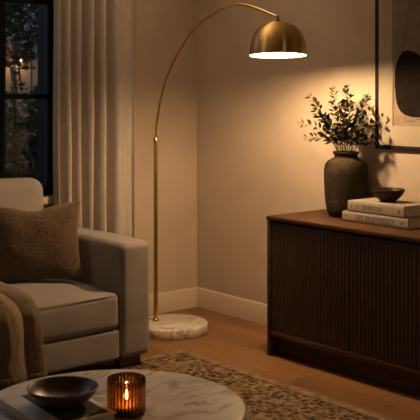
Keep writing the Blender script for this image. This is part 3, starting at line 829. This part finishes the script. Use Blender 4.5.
# ------------------------------------------------------------------ pillow leaning in the corner of arm and back
PWD, PHT, PTH = 0.52, 0.44, 0.085
yaw = math.atan2(-0.53, 0.85)                                # its face turned toward the room
pm = Matrix.Translation((0.572, -1.608, 0.452)) @ Matrix.Rotation(yaw, 4, 'Z') @ Matrix.Rotation(math.radians(-13), 4, 'Y') @ Matrix.Translation((0, 0, PHT/2)) @ Matrix.Rotation(math.radians(2.5), 4, 'X') @ Matrix.Translation((0, 0, -PHT/2))
b = NB()
def pil(s, sgn):
    def f(a, c):
        x = 2*a-1; y = 2*c-1
        ex = 1-0.085*(1-abs(y)**2.2)*1; ey = 1-0.075*(1-abs(x)**2.2)
        if y > 0: ey -= 0.12*math.exp(-((x+0.02)/0.35)**2)*y
        X = x*ex; Z = y*ey
        k = max(0, (1-abs(x)**2.6))**0.55*max(0, (1-abs(y)**2.6))**0.55
        th = PTH*k*(1-0.18*math.exp(-(x/0.4)**2)*max(0, y))
        n_ = noise.noise(Vector((x*2.2, y*2.2, 4*sgn)))*0.012*k+noise.noise(Vector((x*45, y*45, sgn)))*0.0022*k
        return pm @ Vector((sgn*(th+n_), X*PWD/2, PHT/2+Z*PHT/2))
    return f
sheet(b, pil(0, 1), 70, 60); sheet(b, pil(0, -1), 70, 60)
bmesh.ops.remove_doubles(b, verts=b.verts, dist=0.0008)
o = obj('throw_pillow', b, M['pillow'], None, origin=(0.535, -1.575, 0.45), smooth=180); tag(o, 'brown boucle throw pillow leaning against the sofa arm', 'pillow')

# ------------------------------------------------------------------ throw blanket over the seat front
TV0, TV1 = 1.855, 2.47
t = thing('throw_blanket', (0.8, -2.05, 0.45), 'caramel wool throw with fringe draped over the sofa seat front', 'blanket')
TP = [(0.46, 0.474), (0.55, 0.480), (0.65, 0.486), (0.75, 0.485), (0.85, 0.476), (0.93, 0.462), (0.985, 0.442), (1.022, 0.405), (1.035, 0.350), (1.040, 0.28), (1.044, 0.20), (1.047, 0.15), (1.050, 0.108)]
TPc = catmull([(x, 0, z) for x, z in TP], 6)
def thr(s, q):
    f = s*(len(TPc)-1); i = min(int(f), len(TPc)-2); p = TPc[i].lerp(TPc[i+1], f-i)
    a = TPc[i+1]-TPc[i]; nrm = Vector((-a.z, 0, a.x)).normalized()
    if nrm.z < 0 and nrm.x < 0: nrm = -nrm
    nrm = Vector((abs(nrm.x), 0, abs(nrm.z)))
    v = TV0+(TV1-TV0)*q
    v += 0.035*(1-s)*(1-q)-0.025*s*s*(1-q)
    ph = q*2*PI*3.6+0.8*math.sin(s*2.6)-0.6
    fold = abs(math.cos(ph/2))**0.7*(0.013+0.028*min(1, s*1.6))-0.004*s
    edge = 0.02*math.exp(-(q/0.05)**2)*0
    lump = 0.008*noise.noise(Vector((s*5, q*7, 1)))+0.004*noise.noise(Vector((s*9, q*26, 4)))
    return Vector((p.x, -v, p.z))+nrm*(fold+lump+0.004)
b = NB(); sheet(b, thr, 110, 90, -0.008)
cl = obj('cloth', b, M['throw'], t, smooth=180)
b = NB(); rnd = random.Random(9)
for k in range(64):
    q = (k+0.5)/64
    p = thr(1.0, q); d = Vector((rnd.uniform(-0.004, 0.006), rnd.uniform(-0.008, 0.008), 0))
    tube(b, [p+Vector((0.003, 0, 0.004)), p+Vector((0.003, 0, -0.026))+d*0.5, p+Vector((0.003, 0, -0.056-rnd.uniform(0, 0.008)))+d], [0.0048, 0.0044, 0.0025], 6)
obj('fringe', b, M['throw'], t, smooth=180)

# ================================================================== coffee table (world position of its centre)
CX, CY = room(-0.353, 3.567)
TZ = 0.40; TR = 0.487
t = thing('coffee_table', (CX, CY, 0.011), 'round coffee table with pale grey-veined marble top on the rug', 'coffee table')
b = NB(); lathe(b, [(0, TZ-0.030), (TR-0.012, TZ-0.030), (TR-0.003, TZ-0.024), (TR, TZ-0.015), (TR-0.003, TZ-0.005), (TR-0.010, TZ), (TR-0.016, TZ), (TR-0.05, TZ), (TR*0.6, TZ), (0, TZ)], CX, CY, 128)
obj('tabletop', b, M['marble_t'], t, smooth=50)
b = NB(); lathe(b, [(0, 0.0115), (0.25, 0.0115), (0.26, 0.02), (0.26, TZ-0.036), (0.25, TZ-0.0305), (0, TZ-0.0305)], CX, CY, 120, mod=lambda a: 1-0.012*abs(math.cos(a*30)))
obj('pedestal', b, M['walnut_v'], t, smooth=60)

# large book lying on the table, with the big bowl on it
K0 = Vector((-0.745, 3.565)); KD = Vector((0.55, -0.835)).normalized(); KW = Vector((0.82, 0.572)).normalized()
WB, LB, TB = 0.268, 0.37, 0.032
t = thing('table_book', (*room(*(K0+KD*LB/2+KW*WB/2)), TZ), 'large pale book with dark cover photograph lying on the marble table', 'book')
ang = math.atan2(*(lambda a, c: (c[1]-a[1], c[0]-a[0]))(room(*K0), room(*(K0+KW))))
bmx = Matrix.Translation((*room(*(K0+KD*LB/2+KW*WB/2)), TZ+0.0005)) @ Matrix.Rotation(ang, 4, 'Z')
def bb(name, parts, mat, bev=0.001, label=None):
    b = NB()
    for p in parts: box(b, *p, bev)
    bmesh.ops.transform(b, matrix=bmx, verts=b.verts); return obj(name, b, mat, t, smooth=40, label=label)
w2, l2 = WB/2, LB/2
bb('cover', [(-w2, w2, -l2, l2, 0, 0.004), (-w2, w2, -l2, l2, TB-0.004, TB), (-w2, -w2+0.006, -l2, l2, 0.0035, TB-0.0035)], M['pale_cover'])
bb('pages', [(-w2+0.007, w2-0.006, -l2+0.006, l2-0.006, 0.0042, TB-0.0042)], M['paper'])
bb('cover_photograph', [(-w2+0.075, w2-0.018, -l2+0.02, l2-0.012, TB, TB+0.0006)], M['photo'], 0, 'dark photograph on the cover')

def big_bowl():
    x, y = room(-0.513, 3.49); z = TZ+TB+0.0012
    b = NB()
    lathe(b, [(0, z), (0.048, z), (0.054, z+0.003), (0.082, z+0.016), (0.106, z+0.034), (0.120, z+0.052), (0.1245, z+0.063), (0.1235, z+0.066), (0.120, z+0.064), (0.112, z+0.049), (0.094, z+0.030), (0.066, z+0.015), (0.035, z+0.009), (0, z+0.008)], x, y, 72)
    o = obj('bowl', b, M['dark_bowl'], None, origin=(x, y, z), smooth=180); tag(o, 'wide dark bronze bowl on the book on the marble table', 'bowl')
big_bowl()

# candle in ribbed amber glass
gx, gy = room(-0.2925, 3.50); z = TZ+0.0005; GR = 0.0665; GH = 0.126
t = thing('candle_holder', (gx, gy, z), 'ribbed amber glass candle holder on the marble table', 'candle holder')
b = NB()
rib = lambda a: 1+0.020*abs(math.cos(a*16))
lathe(b, [(0, z), (GR-0.004, z), (GR, z+0.006), (GR, z+0.02), (GR, z+0.05), (GR, z+0.09), (GR, z+GH-0.004), (GR-0.001, z+GH)], gx, gy, 192, mod=rib)
lathe(b, [(GR-0.001, z+GH), (GR-0.005, z+GH-0.003), (GR-0.006, z+0.09), (GR-0.006, z+0.012), (0, z+0.010)], gx, gy, 64)
obj('glass_cup', b, M['amber'], t, smooth=60)
t = thing('candle', (gx, gy, z+0.012), 'lit candle burning inside the ribbed amber glass', 'candle')
b = NB(); lathe(b, [(0, z+0.0125), (GR-0.010, z+0.0125), (GR-0.009, z+0.030), (GR-0.011, z+0.036), (0.02, z+0.034), (0, z+0.033)], gx, gy, 48); obj('wax', b, M['wax'], t, smooth=50)
b = NB(); tube(b, [(gx, gy, z+0.032), (gx+0.0005, gy, z+0.045), (gx+0.002, gy, z+0.054)], 0.0012, 6); obj('wick', b, M['ink'], t)
b = NB(); lathe(b, [(0, z+0.050), (0.0055, z+0.052), (0.0088, z+0.058), (0.0086, z+0.064), (0.0060, z+0.073), (0.0028, z+0.080), (0, z+0.085)], gx, gy, 16); obj('flame', b, M['flame'], t, smooth=180, label='small bright flame')

# ================================================================== light
w = bpy.data.worlds.new('dusk'); sc.world = w; w.use_nodes = True
bg = w.node_tree.nodes['Background']; bg.inputs[0].default_value = (0.46, 0.57, 0.80, 1); bg.inputs[1].default_value = 2.2
def lamp(name, loc, energy, color, radius):
    l = bpy.data.lights.new(name, 'POINT'); l.energy = energy; l.color = color; l.shadow_soft_size = radius
    o = bpy.data.objects.new(name, l); o.location = loc; COL.objects.link(o); return o
def streak_light(name, loc, aim, energy, color):                  # added tall area lights, out of view, that draw streaks on the brass shade
    l = bpy.data.lights.new(name, 'AREA'); l.shape = 'RECTANGLE'; l.size = 0.16; l.size_y = 1.4; l.energy = energy; l.color = color
    o = bpy.data.objects.new(name, l); o.location = loc; COL.objects.link(o)
    d = Vector(aim)-Vector(loc); d.z = 0
    o.rotation_euler = (PI/2, 0, math.atan2(d.y, d.x)-PI/2)
streak_light('brass_streak_light', (5.6, -1.9, 1.0), (1.4, -0.6, 0), 5.5, (1.0, 0.70, 0.44))
streak_light('brass_streak_light', (0.75, -3.85, 1.0), (1.4, -0.6, 0), 3.5, (1.0, 0.74, 0.50))
la = bpy.data.lights.new('upper_wall_fill', 'AREA'); la.shape = 'DISK'; la.size = 0.35; la.energy = 17; la.color = (1.0, 0.74, 0.50)
lo = bpy.data.objects.new('upper_wall_fill', la); lo.location = (1.0, -1.0, 2.32); lo.rotation_euler = (PI, 0, 0); COL.objects.link(lo)     # added light out of view, brightens the upper walls by way of the ceiling

# ================================================================== camera
cd = bpy.data.cameras.new('camera'); cam = bpy.data.objects.new('camera', cd); COL.objects.link(cam)
cam.location = (5.4787, -4.3746, 1.55)
cam.rotation_euler = (PI/2, 0, math.radians(50.65))
cd.sensor_width = 36; cd.lens = 36*1000/420
cd.shift_y = -125/420; cd.clip_end = 60
cd.dof.use_dof = True; cd.dof.focus_distance = 5.9; cd.dof.aperture_fstop = 11.0
sc.camera = cam
sc.view_settings.view_transform = 'Standard'; sc.view_settings.look = 'None'
sc.view_settings.gamma = 1; sc.view_settings.use_curve_mapping = False
sc.view_settings.exposure = 0.0
sc.cycles.use_denoising = True
sc.cycles.max_bounces = 8; sc.cycles.diffuse_bounces = 5
